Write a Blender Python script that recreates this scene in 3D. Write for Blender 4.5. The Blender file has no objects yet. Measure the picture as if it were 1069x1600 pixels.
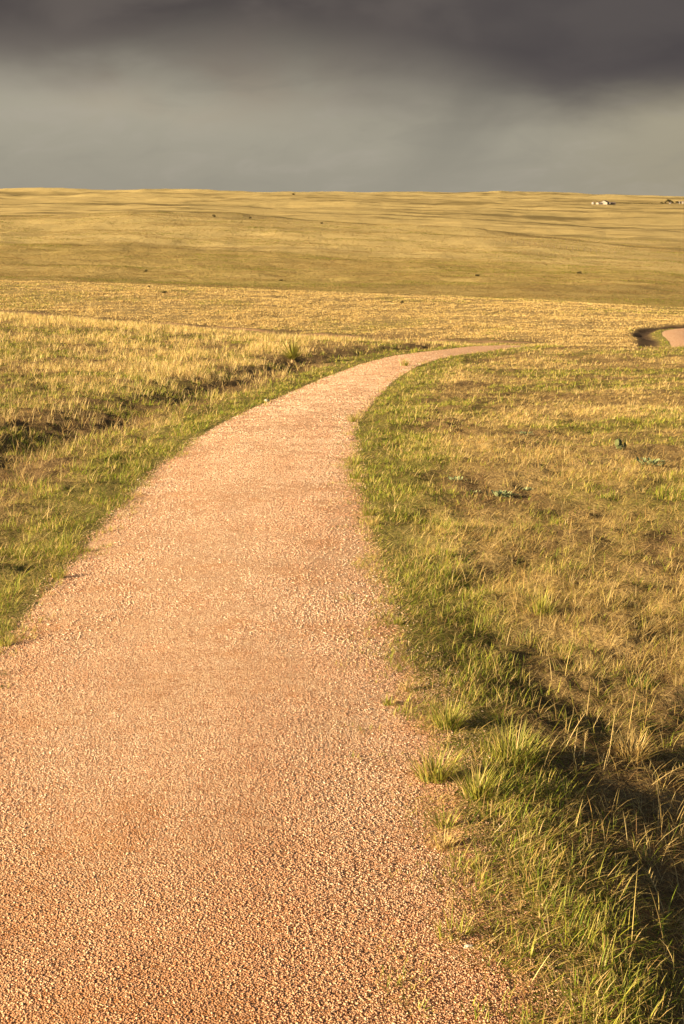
import bpy, math, random
import numpy as np
from mathutils import Vector

# ------------------------------------------------------------------ camera, sky, sun, exposure
SC = bpy.context.scene
FPX, PX0, PY0 = 2000.0, 534.5, 800.0           # focal length and centre in photo pixels
PITCH = math.radians(13.6)
CAMZ = 1.65
cam_d = bpy.data.cameras.new('camera')
cam_d.sensor_fit = 'VERTICAL'; cam_d.sensor_height = 24.0
cam_d.lens = 24.0 * FPX / 1600.0
cam_d.clip_start = 0.05; cam_d.clip_end = 30000
cam = bpy.data.objects.new('camera', cam_d)
SC.collection.objects.link(cam)
cam.location = (0, 0, CAMZ)
cam.rotation_euler = (math.radians(90) - PITCH, 0, 0)
SC.camera = cam
SC.view_settings.view_transform = 'Standard'
SC.view_settings.look = 'None'
SC.view_settings.exposure = 1.95
SC.view_settings.gamma = 1.0

SUN_EL = math.radians(16.0)
SUN_FROM = Vector((-0.90, -0.43, 0)).normalized()    # low sun: left and a little behind the camera
sdir = Vector((SUN_FROM.x * math.cos(SUN_EL), SUN_FROM.y * math.cos(SUN_EL), math.sin(SUN_EL)))
sl = bpy.data.lights.new('sun', 'SUN')
sl.energy = 4.6; sl.angle = math.radians(0.5); sl.color = (1.0, 0.785, 0.49)
sun = bpy.data.objects.new('sun', sl)
SC.collection.objects.link(sun)
sun.rotation_euler = sdir.to_track_quat('Z', 'Y').to_euler()

world = bpy.data.worlds.new('World'); SC.world = world
world.use_nodes = True


class NT:
    """small helper for building node trees"""
    def __init__(s, tree):
        s.t = tree; s.n = tree.nodes; s.l = tree.links
    def new(s, typ, **kw):
        n = s.n.new(typ)
        for k, v in kw.items(): setattr(n, k, v)
        return n
    def put(s, sock, v):
        if v is None: return
        if isinstance(v, bpy.types.NodeSocket): s.l.new(v, sock)
        elif isinstance(v, (tuple, list)) and sock.type == 'RGBA': sock.default_value = (*v[:3], 1)
        else: sock.default_value = v
    def m(s, op, a, b=None, c=None, clamp=False):
        n = s.new('ShaderNodeMath', operation=op, use_clamp=clamp)
        for i, v in enumerate((a, b, c)):
            if v is not None: s.put(n.inputs[i], v)
        return n.outputs[0]
    def smooth(s, v, a, b, lo=0.0, hi=1.0):
        n = s.new('ShaderNodeMapRange', interpolation_type='SMOOTHSTEP')
        s.put(n.inputs['Value'], v)
        for k, q in (('From Min', a), ('From Max', b), ('To Min', lo), ('To Max', hi)): s.put(n.inputs[k], q)
        return n.outputs['Result']
    def mix(s, f, a, b, blend='MIX'):
        n = s.new('ShaderNodeMix', data_type='RGBA', blend_type=blend)
        s.put(n.inputs[0], f); s.put(n.inputs[6], a); s.put(n.inputs[7], b)
        return n.outputs[2]
    def xyz(s, x, y, z=0.0):
        n = s.new('ShaderNodeCombineXYZ')
        for i, v in enumerate((x, y, z)): s.put(n.inputs[i], v)
        return n.outputs[0]
    def noise(s, vec, scale, detail=4.0, rough=0.5, dist=0.0):
        n = s.new('ShaderNodeTexNoise')
        s.put(n.inputs['Vector'], vec); s.put(n.inputs['Scale'], scale)
        s.put(n.inputs['Detail'], detail); s.put(n.inputs['Roughness'], rough); s.put(n.inputs['Distortion'], dist)
        return n.outputs['Fac']
    def mapping(s, vec, scale):
        n = s.new('ShaderNodeMapping'); s.put(n.inputs['Vector'], vec); n.inputs['Scale'].default_value = scale
        return n.outputs[0]


def build_world():
    t = NT(world.node_tree)
    t.n.clear()
    out = t.new('ShaderNodeOutputWorld')
    sky = t.new('ShaderNodeTexSky', sky_type='NISHITA', sun_disc=False)
    sky.sun_elevation = SUN_EL
    sky.sun_rotation = math.atan2(SUN_FROM.x, SUN_FROM.y)
    bg1 = t.new('ShaderNodeBackground'); bg1.inputs['Strength'].default_value = 0.05
    t.l.new(sky.outputs[0], bg1.inputs['Color'])
    tc = t.new('ShaderNodeTexCoord')
    sep = t.new('ShaderNodeSeparateXYZ'); t.l.new(tc.outputs['Generated'], sep.inputs[0])
    x, y, z = sep.outputs
    el = t.m('MULTIPLY', t.m('ARCSINE', z), 57.2958)
    az = t.m('MULTIPLY', t.m('ARCTAN2', x, y), 57.2958)
    # broad soft noise in (azimuth, elevation): clouds are stretched sideways near the horizon
    P = t.xyz(t.m('MULTIPLY', az, 0.075), t.m('MULTIPLY', el, 0.2), 3.7)
    n1 = t.noise(P, 1.0, 3.0, 0.45)
    P2 = t.xyz(t.m('MULTIPLY', az, 0.2), t.m('MULTIPLY', el, 0.42), 9.1)
    n2 = t.noise(P2, 1.0, 4.0, 0.5, 0.3)
    wob = t.m('ADD', t.m('MULTIPLY', t.m('SUBTRACT', n1, 0.5), 3.0), t.m('MULTIPLY', t.m('SUBTRACT', n2, 0.5), 2.4))
    # base of the storm deck, lower on the right
    base = t.smooth(az, -6.0, 10.0, 5.5, 4.0)
    h = t.m('SUBTRACT', t.m('ADD', el, wob), base)
    soft = t.new('ShaderNodeMath', operation='ADD'); t.put(soft.inputs[0], t.smooth(az, 3.0, 10.0, 3.6, 2.1)); t.put(soft.inputs[1], t.smooth(az, -3.0, -10.0, 0.0, -1.0)); soft = soft.outputs[0]
    dark = t.smooth(t.m('DIVIDE', h, soft), -0.75, 0.8)
    # rain shafts under the deck: a few wide slanting veils
    sl_ = t.m('ADD', t.m('ADD', az, t.m('MULTIPLY', el, -0.8)), t.m('MULTIPLY', t.m('SUBTRACT', n2, .5), 1.2))
    n3 = t.noise(t.xyz(t.m('MULTIPLY', sl_, 0.25), t.m('MULTIPLY', el, 0.07), 1.3), 1.0, 3.0, 0.5)
    shaft = t.m('MULTIPLY', t.m('MULTIPLY', t.smooth(sl_, -0.3, 3.0), t.smooth(sl_, 9.0, 2.6)), t.smooth(n3, .15, .6))
    shaft = t.m('ADD', shaft, t.m('MULTIPLY', t.m('MULTIPLY', t.smooth(n3, .45, .7), .12), t.smooth(az, -14., -3.)))
    shaft = t.m('MULTIPLY', shaft, t.smooth(el, -.5, 2.8), clamp=True)
    # colours of the air under the deck
    low = t.mix(t.smooth(el, 0.0, 4.2), (0.088, 0.081, 0.064), (0.102, 0.094, 0.073))
    low = t.mix(t.m('MULTIPLY', t.smooth(az, 6.0, 15.0), 0.45), low, (0.098, 0.084, 0.054))
    patch = t.m('MULTIPLY', t.smooth(t.m('ABSOLUTE', t.m('ADD', az, 6.0)), 9.0, 0.5), t.m('MULTIPLY', t.smooth(el, 2.4, 4.6), t.smooth(n2, .3, .62)))
    low = t.mix(t.m('MULTIPLY', patch, .75), low, (0.118, 0.100, 0.074))
    low = t.mix(t.m('MULTIPLY', shaft, 0.38), low, (0.050, 0.047, 0.039))
    n5 = t.noise(t.xyz(t.m('MULTIPLY', t.m('ADD', az, t.m('MULTIPLY', el, -.5)), 0.3), t.m('MULTIPLY', el, 0.8), 5.5), 1.0, 5.0, 0.55, .5)
    low = t.mix(t.m('MULTIPLY', t.smooth(n5, .5, .72), .35), low, (0.112, 0.100, 0.082))
    low = t.mix(t.m('MULTIPLY', t.smooth(n5, .5, .3), .22), low, (0.070, 0.065, 0.053))
    deck = t.mix(t.smooth(n2, 0.3, 0.7), (0.0175, 0.015, 0.0148), (0.032, 0.0272, 0.0245))
    deck = t.mix(t.m('MULTIPLY', t.smooth(n1, 0.42, 0.75), .7), deck, (0.0385, 0.033, 0.029))
    deck = t.mix(t.smooth(az, -4.0, 12.0, 0.0, .55), deck, (0.0185, 0.0165, 0.0175))
    cloud = t.mix(dark, low, deck)
    # overhead the deck is a little lighter, with brighter gaps
    n4 = t.noise(t.new('ShaderNodeTexCoord').outputs['Generated'], 3.0, 5.0, 0.55)
    over = t.mix(t.smooth(n4, 0.4, 0.65), (0.016, 0.0145, 0.0135), (0.045, 0.039, 0.031))
    cloud = t.mix(t.smooth(el, 14.0, 40.0), cloud, over)
    bg2 = t.new('ShaderNodeBackground'); bg2.inputs['Strength'].default_value = 1.0
    t.l.new(cloud, bg2.inputs['Color'])
    # the storm fills the sky ahead; behind the camera it is open
    openf = t.smooth(t.m('ADD', y, t.m('MULTIPLY', t.m('SUBTRACT', n4, 0.5), 0.5)), -0.25, -0.55)
    mx = t.new('ShaderNodeMixShader')
    t.l.new(openf, mx.inputs[0]); t.l.new(bg2.outputs[0], mx.inputs[1]); t.l.new(bg1.outputs[0], mx.inputs[2])
    t.l.new(mx.outputs[0], out.inputs['Surface'])


build_world()

rng = np.random.default_rng(11)
random.seed(5)

# ------------------------------------------------------------------ noise
def _h(ix, iy, seed):
    n = (ix.astype(np.int64) * 374761393 + iy.astype(np.int64) * 668265263 + seed * 1442695041) & 0xffffffff
    n = ((n ^ (n >> 13)) * 1274126177) & 0xffffffff
    return ((n ^ (n >> 16)) & 0xffff) / 65535.0

def vn(x, y, seed=0):
    ix = np.floor(x); iy = np.floor(y)
    fx = x - ix; fy = y - iy
    fx = fx * fx * fx * (fx * (fx * 6 - 15) + 10); fy = fy * fy * fy * (fy * (fy * 6 - 15) + 10)
    a = _h(ix, iy, seed); b = _h(ix + 1, iy, seed); c = _h(ix, iy + 1, seed); d = _h(ix + 1, iy + 1, seed)
    return a + (b - a) * fx + (c - a) * fy + (a - b - c + d) * fx * fy

def fbm(x, y, seed=0, octv=4, rough=0.5):
    s = 0; amp = 1; tot = 0
    cs, sn = math.cos(0.6), math.sin(0.6)
    for o in range(octv):
        s = s + amp * vn(x + 17.3 * o, y - 9.1 * o, seed + o); tot += amp; amp *= rough
        x, y = (x * cs - y * sn) * 2.03, (x * sn + y * cs) * 2.03
    return s / tot

def sst(v, a, b):
    q = np.clip((v - a) / (b - a), 0, 1)
    return q * q * (3 - 2 * q)

# ------------------------------------------------------------------ terrain
def trow(r):                                   # tangent of the angle below eye level
    return np.tan(np.arctan((np.asarray(r, float) - PY0) / FPX) + PITCH)

UC = np.array([-.28, -.14, 0, .14, .28])
def _tab():
    D = []; Z = []
    def dz(d, z): D.append(np.broadcast_to(np.array(d, float), 5)); Z.append(np.broadcast_to(np.array(z, float), 5))
    def dr(d, r, dt=0.0):
        d = np.broadcast_to(np.array(d, float), 5); tt = trow(r) + dt
        D.append(d); Z.append(CAMZ - tt * d)
    dz(-60, 1.2); dz(0, 0); dz(6, -.37); dz(10, -.65)
    dz(15, [-1.04, -1.06, -1.1, -1.1, -1.08])
    dz(25, [-1.88, -1.95, -2.07, -2.05, -1.98])
    dz(35, [-2.55, -2.7, -2.92, -2.9, -2.85])
    cr = np.array([490, 513, 534, 541.5, 544.5]); cd = np.array([75, 62, 54, 52, 48.])
    dr(cd, cr); dr(cd * 1.25, cr, .009)
    dr([112, 104, 94, 88, 85], cr, .0006)
    dr([140, 134, 124, 110, 106], [458, 470, 486, 505, 515])
    fr = np.array([437, 447, 458, 469, 486.]); fd = np.array([185, 176, 168, 158, 148.])
    dr(fd, fr); dr(fd + 35, fr, .004); dr([290, 280, 270, 255, 240], fr, .0008)
    dr([460, 460, 450, 420, 380], [380, 382, 394, 412, 432])
    hr = np.array([338, 331, 346, 368, 394.]); hd = np.array([720, 720, 700, 640, 560.])
    dr(hd, hr); dr(hd * 1.13, hr, .0012)
    r2 = np.array([321, 319, 329, 345, 363.]); d2 = np.array([1060, 1060, 1000, 940, 880.])
    dr(d2, r2); dr(d2 * 1.12, r2, .0010)
    r3 = np.array([310, 309, 315, 328, 338.]); d3 = np.array([1450, 1450, 1400, 1330, 1260.])
    dr(d3, r3); dr(d3 * 1.1, r3, .0008)
    r4 = np.array([303, 303, 306, 314, 319.5]); d4 = np.array([1950, 1950, 1900, 1880, 1900.])
    dr(d4, r4); dr(d4 * 1.12, r4, .0005)
    r5 = np.array([297.5, 298.5, 299.5, 304, 309.]); d5 = np.full(5, 2800.)
    dr(d5, r5); dr(4200, r5, .006); dr(9000, r5, .008)
    return np.array(D), np.array(Z)

TD, TZ = _tab()
UF = np.linspace(-.28, .28, 57)
def _dense(T):
    o = np.array([np.interp(UF, UC, row) for row in T])
    k = np.exp(-np.linspace(-2, 2, 13) ** 2); k /= k.sum()
    return np.array([np.convolve(np.pad(r, 6, mode='edge'), k, 'valid') for r in o])
TD, TZ = _dense(TD), _dense(TZ)
# extra gentle wander of the ridge lines from side to side
for k_ in range(14, TZ.shape[0] - 2):
    TZ[k_] += (fbm(UF * 22 + 5 * k_, UF * 0 + k_ * 3.3, 40 + k_, 3) - .5) * 0.0022 * TD[k_]
_h_ = np.diff(TD, axis=0); _s_ = np.diff(TZ, axis=0) / _h_
TM = np.zeros_like(TZ)
TM[0] = _s_[0]; TM[-1] = _s_[-1]
for i in range(1, len(TZ) - 1):
    w1 = 2 * _h_[i] + _h_[i - 1]; w2 = _h_[i] + 2 * _h_[i - 1]
    ok = _s_[i - 1] * _s_[i] > 0
    with np.errstate(all='ignore'):
        TM[i] = np.where(ok, (w1 + w2) / (w1 / _s_[i - 1] + w2 / _s_[i]), 0)

def terrain0(x, y):
    u = np.clip(x / np.maximum(y, 12.0), -.28, .28)
    fu = (u + .28) / .56 * 56
    iu = np.clip(fu.astype(int), 0, 55); w = fu - iu
    K = TD.shape[0]
    z = np.zeros_like(x)
    y = np.clip(y, -59.9, 8999.)
    for k in range(K - 1):
        d0 = TD[k][iu] * (1 - w) + TD[k][iu + 1] * w; d1 = TD[k + 1][iu] * (1 - w) + TD[k + 1][iu + 1] * w
        msk = (y >= d0) & (y < d1)
        if not msk.any(): continue
        j = iu[msk]; ww = w[msk]
        L = lambda T, q: T[q][j] * (1 - ww) + T[q][j + 1] * ww
        a, b = d0[msk], d1[msk]; hh = b - a; s = (y[msk] - a) / hh
        z[msk] = (L(TZ, k) * (1 + 2 * s) * (1 - s) ** 2 + L(TM, k) * hh * s * (1 - s) ** 2
                  + L(TZ, k + 1) * s * s * (3 - 2 * s) + L(TM, k + 1) * hh * s * s * (s - 1))
    return z

# the trail's centre line: first read off the photo, then going down over the brow into the valley
_ys = np.linspace(1.0, 53.5, 600)
_rowy = PY0 + FPX * np.tan(np.arctan((CAMZ - terrain0(_ys * 0, _ys)) / _ys) - PITCH)
def y_of_row(r): return float(np.interp(-r, -_rowy, _ys))
def x_of_px(px, r, y): return (px - PX0) / FPX * y * (math.cos(PITCH) + float(trow(r)) * math.sin(PITCH))
PW = 1.82
_C = []
for r, c, isR in [(2300, 1090, 1), (1600, 818, 1), (1350, 727, 1), (1130, 657, 1), (980, 324, 0), (850, 363, 0), (760, 386, 0), (690, 430, 0),
                  (655, 463, 0), (625, 509, 0), (590, 563, 0), (570, 606, 0), (555, 656, 0), (546, 728, 0)]:
    yy = y_of_row(r); xx = x_of_px(c, r, yy) - (PW / 2 if isR else 0); _C.append((xx, yy))
_C = [(-2.3, -14), (-1.3, -4)] + _C + [(6.9, 52.5), (10.6, 57.5), (14.8, 64), (18.9, 73), (22.4, 83), (24.0, 90), (25.0, 95), (25.75, 100),
      (27.0, 104), (29, 106.8), (31.8, 108.6), (36, 109.8), (50, 111), (75, 113), (110, 120)]
_C = np.array(_C)
def smooth_line(P, n=240, it=3):
    d = np.r_[0, np.cumsum(np.hypot(*np.diff(P, axis=0).T))]
    q = np.linspace(0, 1, n) ** 1.25 * d[-1]
    S = np.c_[np.interp(q, d, P[:, 0]), np.interp(q, d, P[:, 1])]
    for _ in range(it):
        S[1:-1] = .25 * S[:-2] + .5 * S[1:-1] + .25 * S[2:]
    return S
CL = smooth_line(_C, 260, 5)
TRACK = smooth_line(np.array([(-90, 129), (-50, 120.5), (-31, 115.5), (-22, 111.5), (-15, 107.8), (-7, 102.5), (-1, 98.6), (6, 95), (14, 92.5)]), 60, 4)

def line_dist(x, y, P):
    """signed distance (positive = right of travel) to a polyline"""
    best = np.full(x.shape, 1e18); sgn = np.ones(x.shape)
    near = np.flatnonzero((y < 150) & (np.abs(x) < 130)); best[:] = 1e4
    xs, ys = x[near], y[near]; bb = np.full(xs.shape, 1e18); ss = np.ones(xs.shape)
    for i in range(len(P) - 1):
        ax, ay = P[i]; dx, dy = P[i + 1] - P[i]; L2 = dx * dx + dy * dy
        t_ = np.clip(((xs - ax) * dx + (ys - ay) * dy) / L2, 0, 1)
        ex = xs - ax - t_ * dx; ey = ys - ay - t_ * dy
        d2 = ex * ex + ey * ey
        m_ = d2 < bb
        bb[m_] = d2[m_]; ss[m_] = np.sign(dy * ex[m_] - dx * ey[m_])
    best[near] = np.sqrt(bb); sgn[near] = ss
    return best * np.where(sgn == 0, 1, sgn)

def height(x, y, sd=None):
    """ground height; sd = signed distance to the trail centre"""
    x = np.asarray(x, float); y = np.asarray(y, float)
    if sd is None: sd = line_dist(x, y, CL)
    z = terrain0(x, y)
    ad = np.abs(sd) - PW / 2
    off = sst(ad, 0.0, 0.6)
    r = np.maximum(y, 1)
    near = sst(y, 70, 55)
    # hummocks, growing with distance
    z += off * near * ((fbm(x * 1.1, y * 1.1, 3, 4) - .5) * .13 + (fbm(x * 5, y * 5, 8, 3) - .5) * .085)
    fld = sst(y, 55, 90) * sst(y, 230, 180)
    z += fld * sst(ad, 0, 3) * ((fbm(x * .22, y * .3, 5, 4) - .5) * .5 + (fbm(x * .9, y * 1.2, 9, 3) - .5) * .22)
    far = sst(y, 220, 330)
    z += far * ((fbm(x * .018, y * .018, 6, 4) - .5) * 3.6 + (fbm(x * .09, y * .12, 7, 3) - .5) * .9)
    z += sst(y, 760, 1000) * (fbm(x * .0022, y * .011, 12, 4, .55) - .5) * (5.0 + y * .004)
    # ditch on the left of the trail, with the bank beyond it
    l = -sd - PW / 2
    dep = np.interp(y, [-5, 5, 12, 30, 45, 56, 80, 93, 106, 125], [.04, .06, .105, .115, .11, .10, .16, .2, .2, .2])
    ctr = np.interp(y, [0, 6, 12, 30, 56, 90], [1.55, 1.5, 1.5, 1.75, 1.5, 1.4]) + (fbm(x * .5, y * .5, 21, 2) - .5) * .7
    wid = np.interp(y, [0, 20, 60, 90], [.6, .75, .7, .7]) * (.7 + .6 * fbm(x * .7, y * .7, 26, 2))
    z -= dep * np.exp(-((l - ctr) / wid) ** 2) * (.25 + 1.5 * fbm(x * .8, y * .6, 22, 4)) * (l > 0)
    z += .05 * sst(l, ctr + .2, ctr + 1.4) * sst(y, 62, 48) * sst(y, 4, 9) * sst(l, 9, 4)
    # hollow on the right in the foreground, falling away from the trail
    rr = sd - PW / 2
    hol = sst(rr, .02, .9) * sst(y, 7.8, 4.6)
    z -= .17 * hol * (.3 + 1.4 * fbm(x * 1.8, y * 1.8, 23, 4))
    z += hol * (fbm(x * 5, y * 5, 29, 3) - .5) * .10
    z -= .035 * sst(rr, .5, 1.2) * np.exp(-((y - 8.0) / 1.2) ** 2) * sst(fbm(x * 1.5, y * 1.5, 24, 3), .4, .6)
    # crown of the trail
    z += .012 * (1 - np.clip((sd / (PW / 2)) ** 2, 0, 1)) * (y < 140)
    return z

# ------------------------------------------------------------------ plant cover (shared by ground colour and grass)
def cover(x, y, sd):
    """green amount, brown amount, pale amount  (0..1)"""
    rr = np.abs(sd) - PW / 2
    right = sd > 0
    n_a = fbm(x * .55, y * .4, 31, 4); n_b = fbm(x * 1.7, y * 1.2, 32, 3); n_c = fbm(x * .16, y * .09, 33, 3)
    nearf = sst(y, 62, 50)
    vw = np.where(right, np.interp(y, [3, 9, 14, 22, 40], [.42, .55, .95, .9, 1.3]), np.interp(y, [3, 12, 30], [.85, .75, .9]))
    verge = sst(rr, vw + .35, vw - .25 + (n_b - .5) * .6) * (rr > -.5) * sst(y, 140, 110)
    g = np.maximum(verge * (.80 + .5 * (n_b - .3)), nearf * sst(n_a, .46, .64) * .75)
    g = np.where(y > 62, np.maximum(verge * .8, sst(n_c, .52, .72) * .3), g)
    # brown, dead and bare patches
    l = -sd - PW / 2
    ctr = np.interp(y, [0, 6, 12, 30, 56, 90], [1.55, 1.5, 1.6, 1.9, 1.6, 1.55])
    wid = np.interp(y, [0, 20, 60, 90], [.8, 1.0, .85, .8]) * (.6 + .8 * fbm(x * .9, y * .6, 27, 3))
    ditch = np.exp(-((l - ctr) / wid) ** 2) * (y < 150) * (l > .35) * np.where(y < 75, .62 + .75 * fbm(x * .7, y * .45, 28, 3), 1)
    b = np.maximum(ditch, nearf * sst(fbm(x * .9, y * .7, 35, 4), .53, .68) * .8 * sst(rr, .4, .9))
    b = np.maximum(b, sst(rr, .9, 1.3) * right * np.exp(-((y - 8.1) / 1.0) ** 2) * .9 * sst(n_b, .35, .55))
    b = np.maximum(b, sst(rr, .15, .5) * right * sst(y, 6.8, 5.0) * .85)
    pale = sst(fbm(x * .45, y * .35, 36, 4), .42, .66)
    pale = np.where(y > 62, .6 + .4 * pale, pale)
    return np.clip(g, 0, 1), np.clip(b, 0, 1), np.clip(pale, 0, 1)

# ------------------------------------------------------------------ object helpers
def tag(o, label=None, cat=None, group=None, kind=None):
    if label: o['label'] = label
    if cat: o['category'] = cat
    if group: o['group'] = group
    if kind: o['kind'] = kind
    return o

def link(o, parent=None):
    SC.collection.objects.link(o)
    if parent is not None: o.parent = parent
    return o

def np_mesh(name, verts, faces_flat, loop_starts, mat, parent=None, attrs=None, smooth=False):
    me = bpy.data.meshes.new(name)
    nv = len(verts); nl = len(faces_flat); nf = len(loop_starts)
    me.vertices.add(nv); me.vertices.foreach_set('co', np.ascontiguousarray(verts, dtype=np.float32).ravel())
    me.loops.add(nl); me.loops.foreach_set('vertex_index', np.ascontiguousarray(faces_flat, dtype=np.int32))
    me.polygons.add(nf); me.polygons.foreach_set('loop_start', np.ascontiguousarray(loop_starts, dtype=np.int32))
    me.update(calc_edges=True)
    if smooth: me.polygons.foreach_set('use_smooth', np.ones(nf, dtype=bool))
    for k, v in (attrs or {}).items():
        if v.ndim == 1:
            a = me.attributes.new(k, 'FLOAT', 'POINT'); a.data.foreach_set('value', v.astype(np.float32))
        else:
            a = me.attributes.new(k, 'FLOAT_COLOR', 'POINT')
            c = np.ones((nv, 4), dtype=np.float32); c[:, :3] = v; a.data.foreach_set('color', c.ravel())
    me.materials.append(mat)
    return link(bpy.data.objects.new(name, me), parent)

def py_mesh(name, verts, faces, mat, parent=None, smooth=False):
    me = bpy.data.meshes.new(name); me.from_pydata([tuple(v) for v in verts], [], faces); me.update()
    if smooth:
        for p in me.polygons: p.use_smooth = True
    me.materials.append(mat)
    return link(bpy.data.objects.new(name, me), parent)

def empty(name, loc, rz=0.0):
    o = bpy.data.objects.new(name, None); o.empty_display_size = .1
    o.location = loc; o.rotation_euler = (0, 0, rz)
    return link(o)

def gz(x, y): return float(height(np.array([float(x)]), np.array([float(y)]))[0])

def at(px, row, d=None):
    """ground point seen at a photo pixel: march along the ray"""
    t_ = float(trow(row))
    ys = np.concatenate([np.linspace(2, 80, 1600), np.linspace(80, 3200, 6000)])
    if d is not None: ys = np.linspace(d * .8, d * 1.25, 1500)
    xs = (px - PX0) / FPX * ys * (math.cos(PITCH) + t_ * math.sin(PITCH))
    g = height(xs, ys); ray = CAMZ - t_ * ys
    hit = np.flatnonzero(ray <= g)
    i = hit[0] if len(hit) else len(ys) - 1
    return float(xs[i]), float(ys[i]), float(g[i])

# ------------------------------------------------------------------ materials
def new_mat(name):
    m = bpy.data.materials.new(name); m.use_nodes = True
    t = NT(m.node_tree); t.n.clear()
    out = t.new('ShaderNodeOutputMaterial'); b = t.new('ShaderNodeBsdfPrincipled')
    b.inputs['Roughness'].default_value = .9
    b.inputs['Specular IOR Level'].default_value = .15
    t.l.new(b.outputs[0], out.inputs['Surface'])
    return m, t, b, out

def attr(t, name, out='Fac'):
    n = t.new('ShaderNodeAttribute', attribute_name=name); return n.outputs[out]

def mat_blades(name, trans=.35, rough=.6):
    m, t, b, out = new_mat(name)
    c = attr(t, 'blade_color', 'Color')
    t.l.new(c, b.inputs['Base Color']); b.inputs['Roughness'].default_value = rough
    b.inputs['Specular IOR Level'].default_value = .2
    tr = t.new('ShaderNodeBsdfTranslucent'); t.l.new(c, tr.inputs['Color'])
    mx = t.new('ShaderNodeMixShader'); mx.inputs[0].default_value = trans
    t.l.new(b.outputs[0], mx.inputs[1]); t.l.new(tr.outputs[0], mx.inputs[2]); t.l.new(mx.outputs[0], out.inputs['Surface'])
    return m

def gravel_color(t, P):
    """crushed pink granite: chips of several colours over orange fines"""
    vor = t.new('ShaderNodeTexVoronoi'); t.put(vor.inputs['Vector'], P); vor.inputs['Scale'].default_value = 170
    sepc = t.new('ShaderNodeSeparateColor'); t.l.new(vor.outputs['Color'], sepc.inputs[0])
    ramp = t.new('ShaderNodeValToRGB'); t.l.new(sepc.outputs[0], ramp.inputs[0])
    e = ramp.color_ramp.elements
    e[0].position = 0; e[0].color = (.24, .10, .045, 1)
    e[1].position = 1; e[1].color = (.72, .56, .40, 1)
    for p, c in ((.2, (.36, .17, .08)), (.45, (.50, .29, .17)), (.75, (.60, .40, .26))):
        q = e.new(p); q.color = (*c, 1)
    big = t.noise(P, 1.3, 4, .55); mid = t.noise(P, 7.0, 4, .6)
    fines = t.mix(t.smooth(mid, .3, .7), (.44, .20, .08), (.54, .30, .16))
    f = t.smooth(t.m('ADD', t.m('MULTIPLY', big, .5), t.m('MULTIPLY', mid, .5)), .44, .60)
    col = t.mix(t.m('MULTIPLY', f, .35), ramp.outputs[0], fines)
    sp1 = t.noise(P, 48, 3, .75); sp2 = t.noise(P, 17, 4, .8)
    col = t.mix(t.m('MULTIPLY', t.smooth(sp1, .48, .62), .7), col, (.72, .49, .30))
    col = t.mix(t.m('MULTIPLY', t.smooth(sp2, .52, .64), .42), col, (.27, .105, .045))
    col = t.mix(t.m('MULTIPLY', t.smooth(t.noise(P, 2.3, 5, .7), .50, .66), .4), col, (.46, .20, .07))
    sp = t.new('ShaderNodeSeparateXYZ'); t.l.new(P, sp.inputs[0])
    col = t.mix(t.m('MULTIPLY', t.smooth(t.m('ADD', sp.outputs[1], t.m('MULTIPLY', big, 2.0)), 5.4, 3.2), .6), col, (.38, .155, .05))
    return col, vor.outputs['Distance'], big, mid

def mat_gravel():
    m, t, b, out = new_mat('pink_gravel')
    tc = t.new('ShaderNodeTexCoord'); P = tc.outputs['Object']
    col, dist, big, mid = gravel_color(t, P)
    t.l.new(col, b.inputs['Base Color'])
    bm = t.new('ShaderNodeBump'); bm.inputs['Strength'].default_value = .9; bm.inputs['Distance'].default_value = .006
    fine = t.noise(P, 260, 3, .6)
    hgt = t.m('ADD', t.m('MULTIPLY', dist, -.8), t.m('ADD', t.m('MULTIPLY', fine, .5), t.m('MULTIPLY', mid, 1.2)))
    t.l.new(hgt, bm.inputs['Height']); t.l.new(bm.outputs[0], b.inputs['Normal'])
    return m

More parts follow.
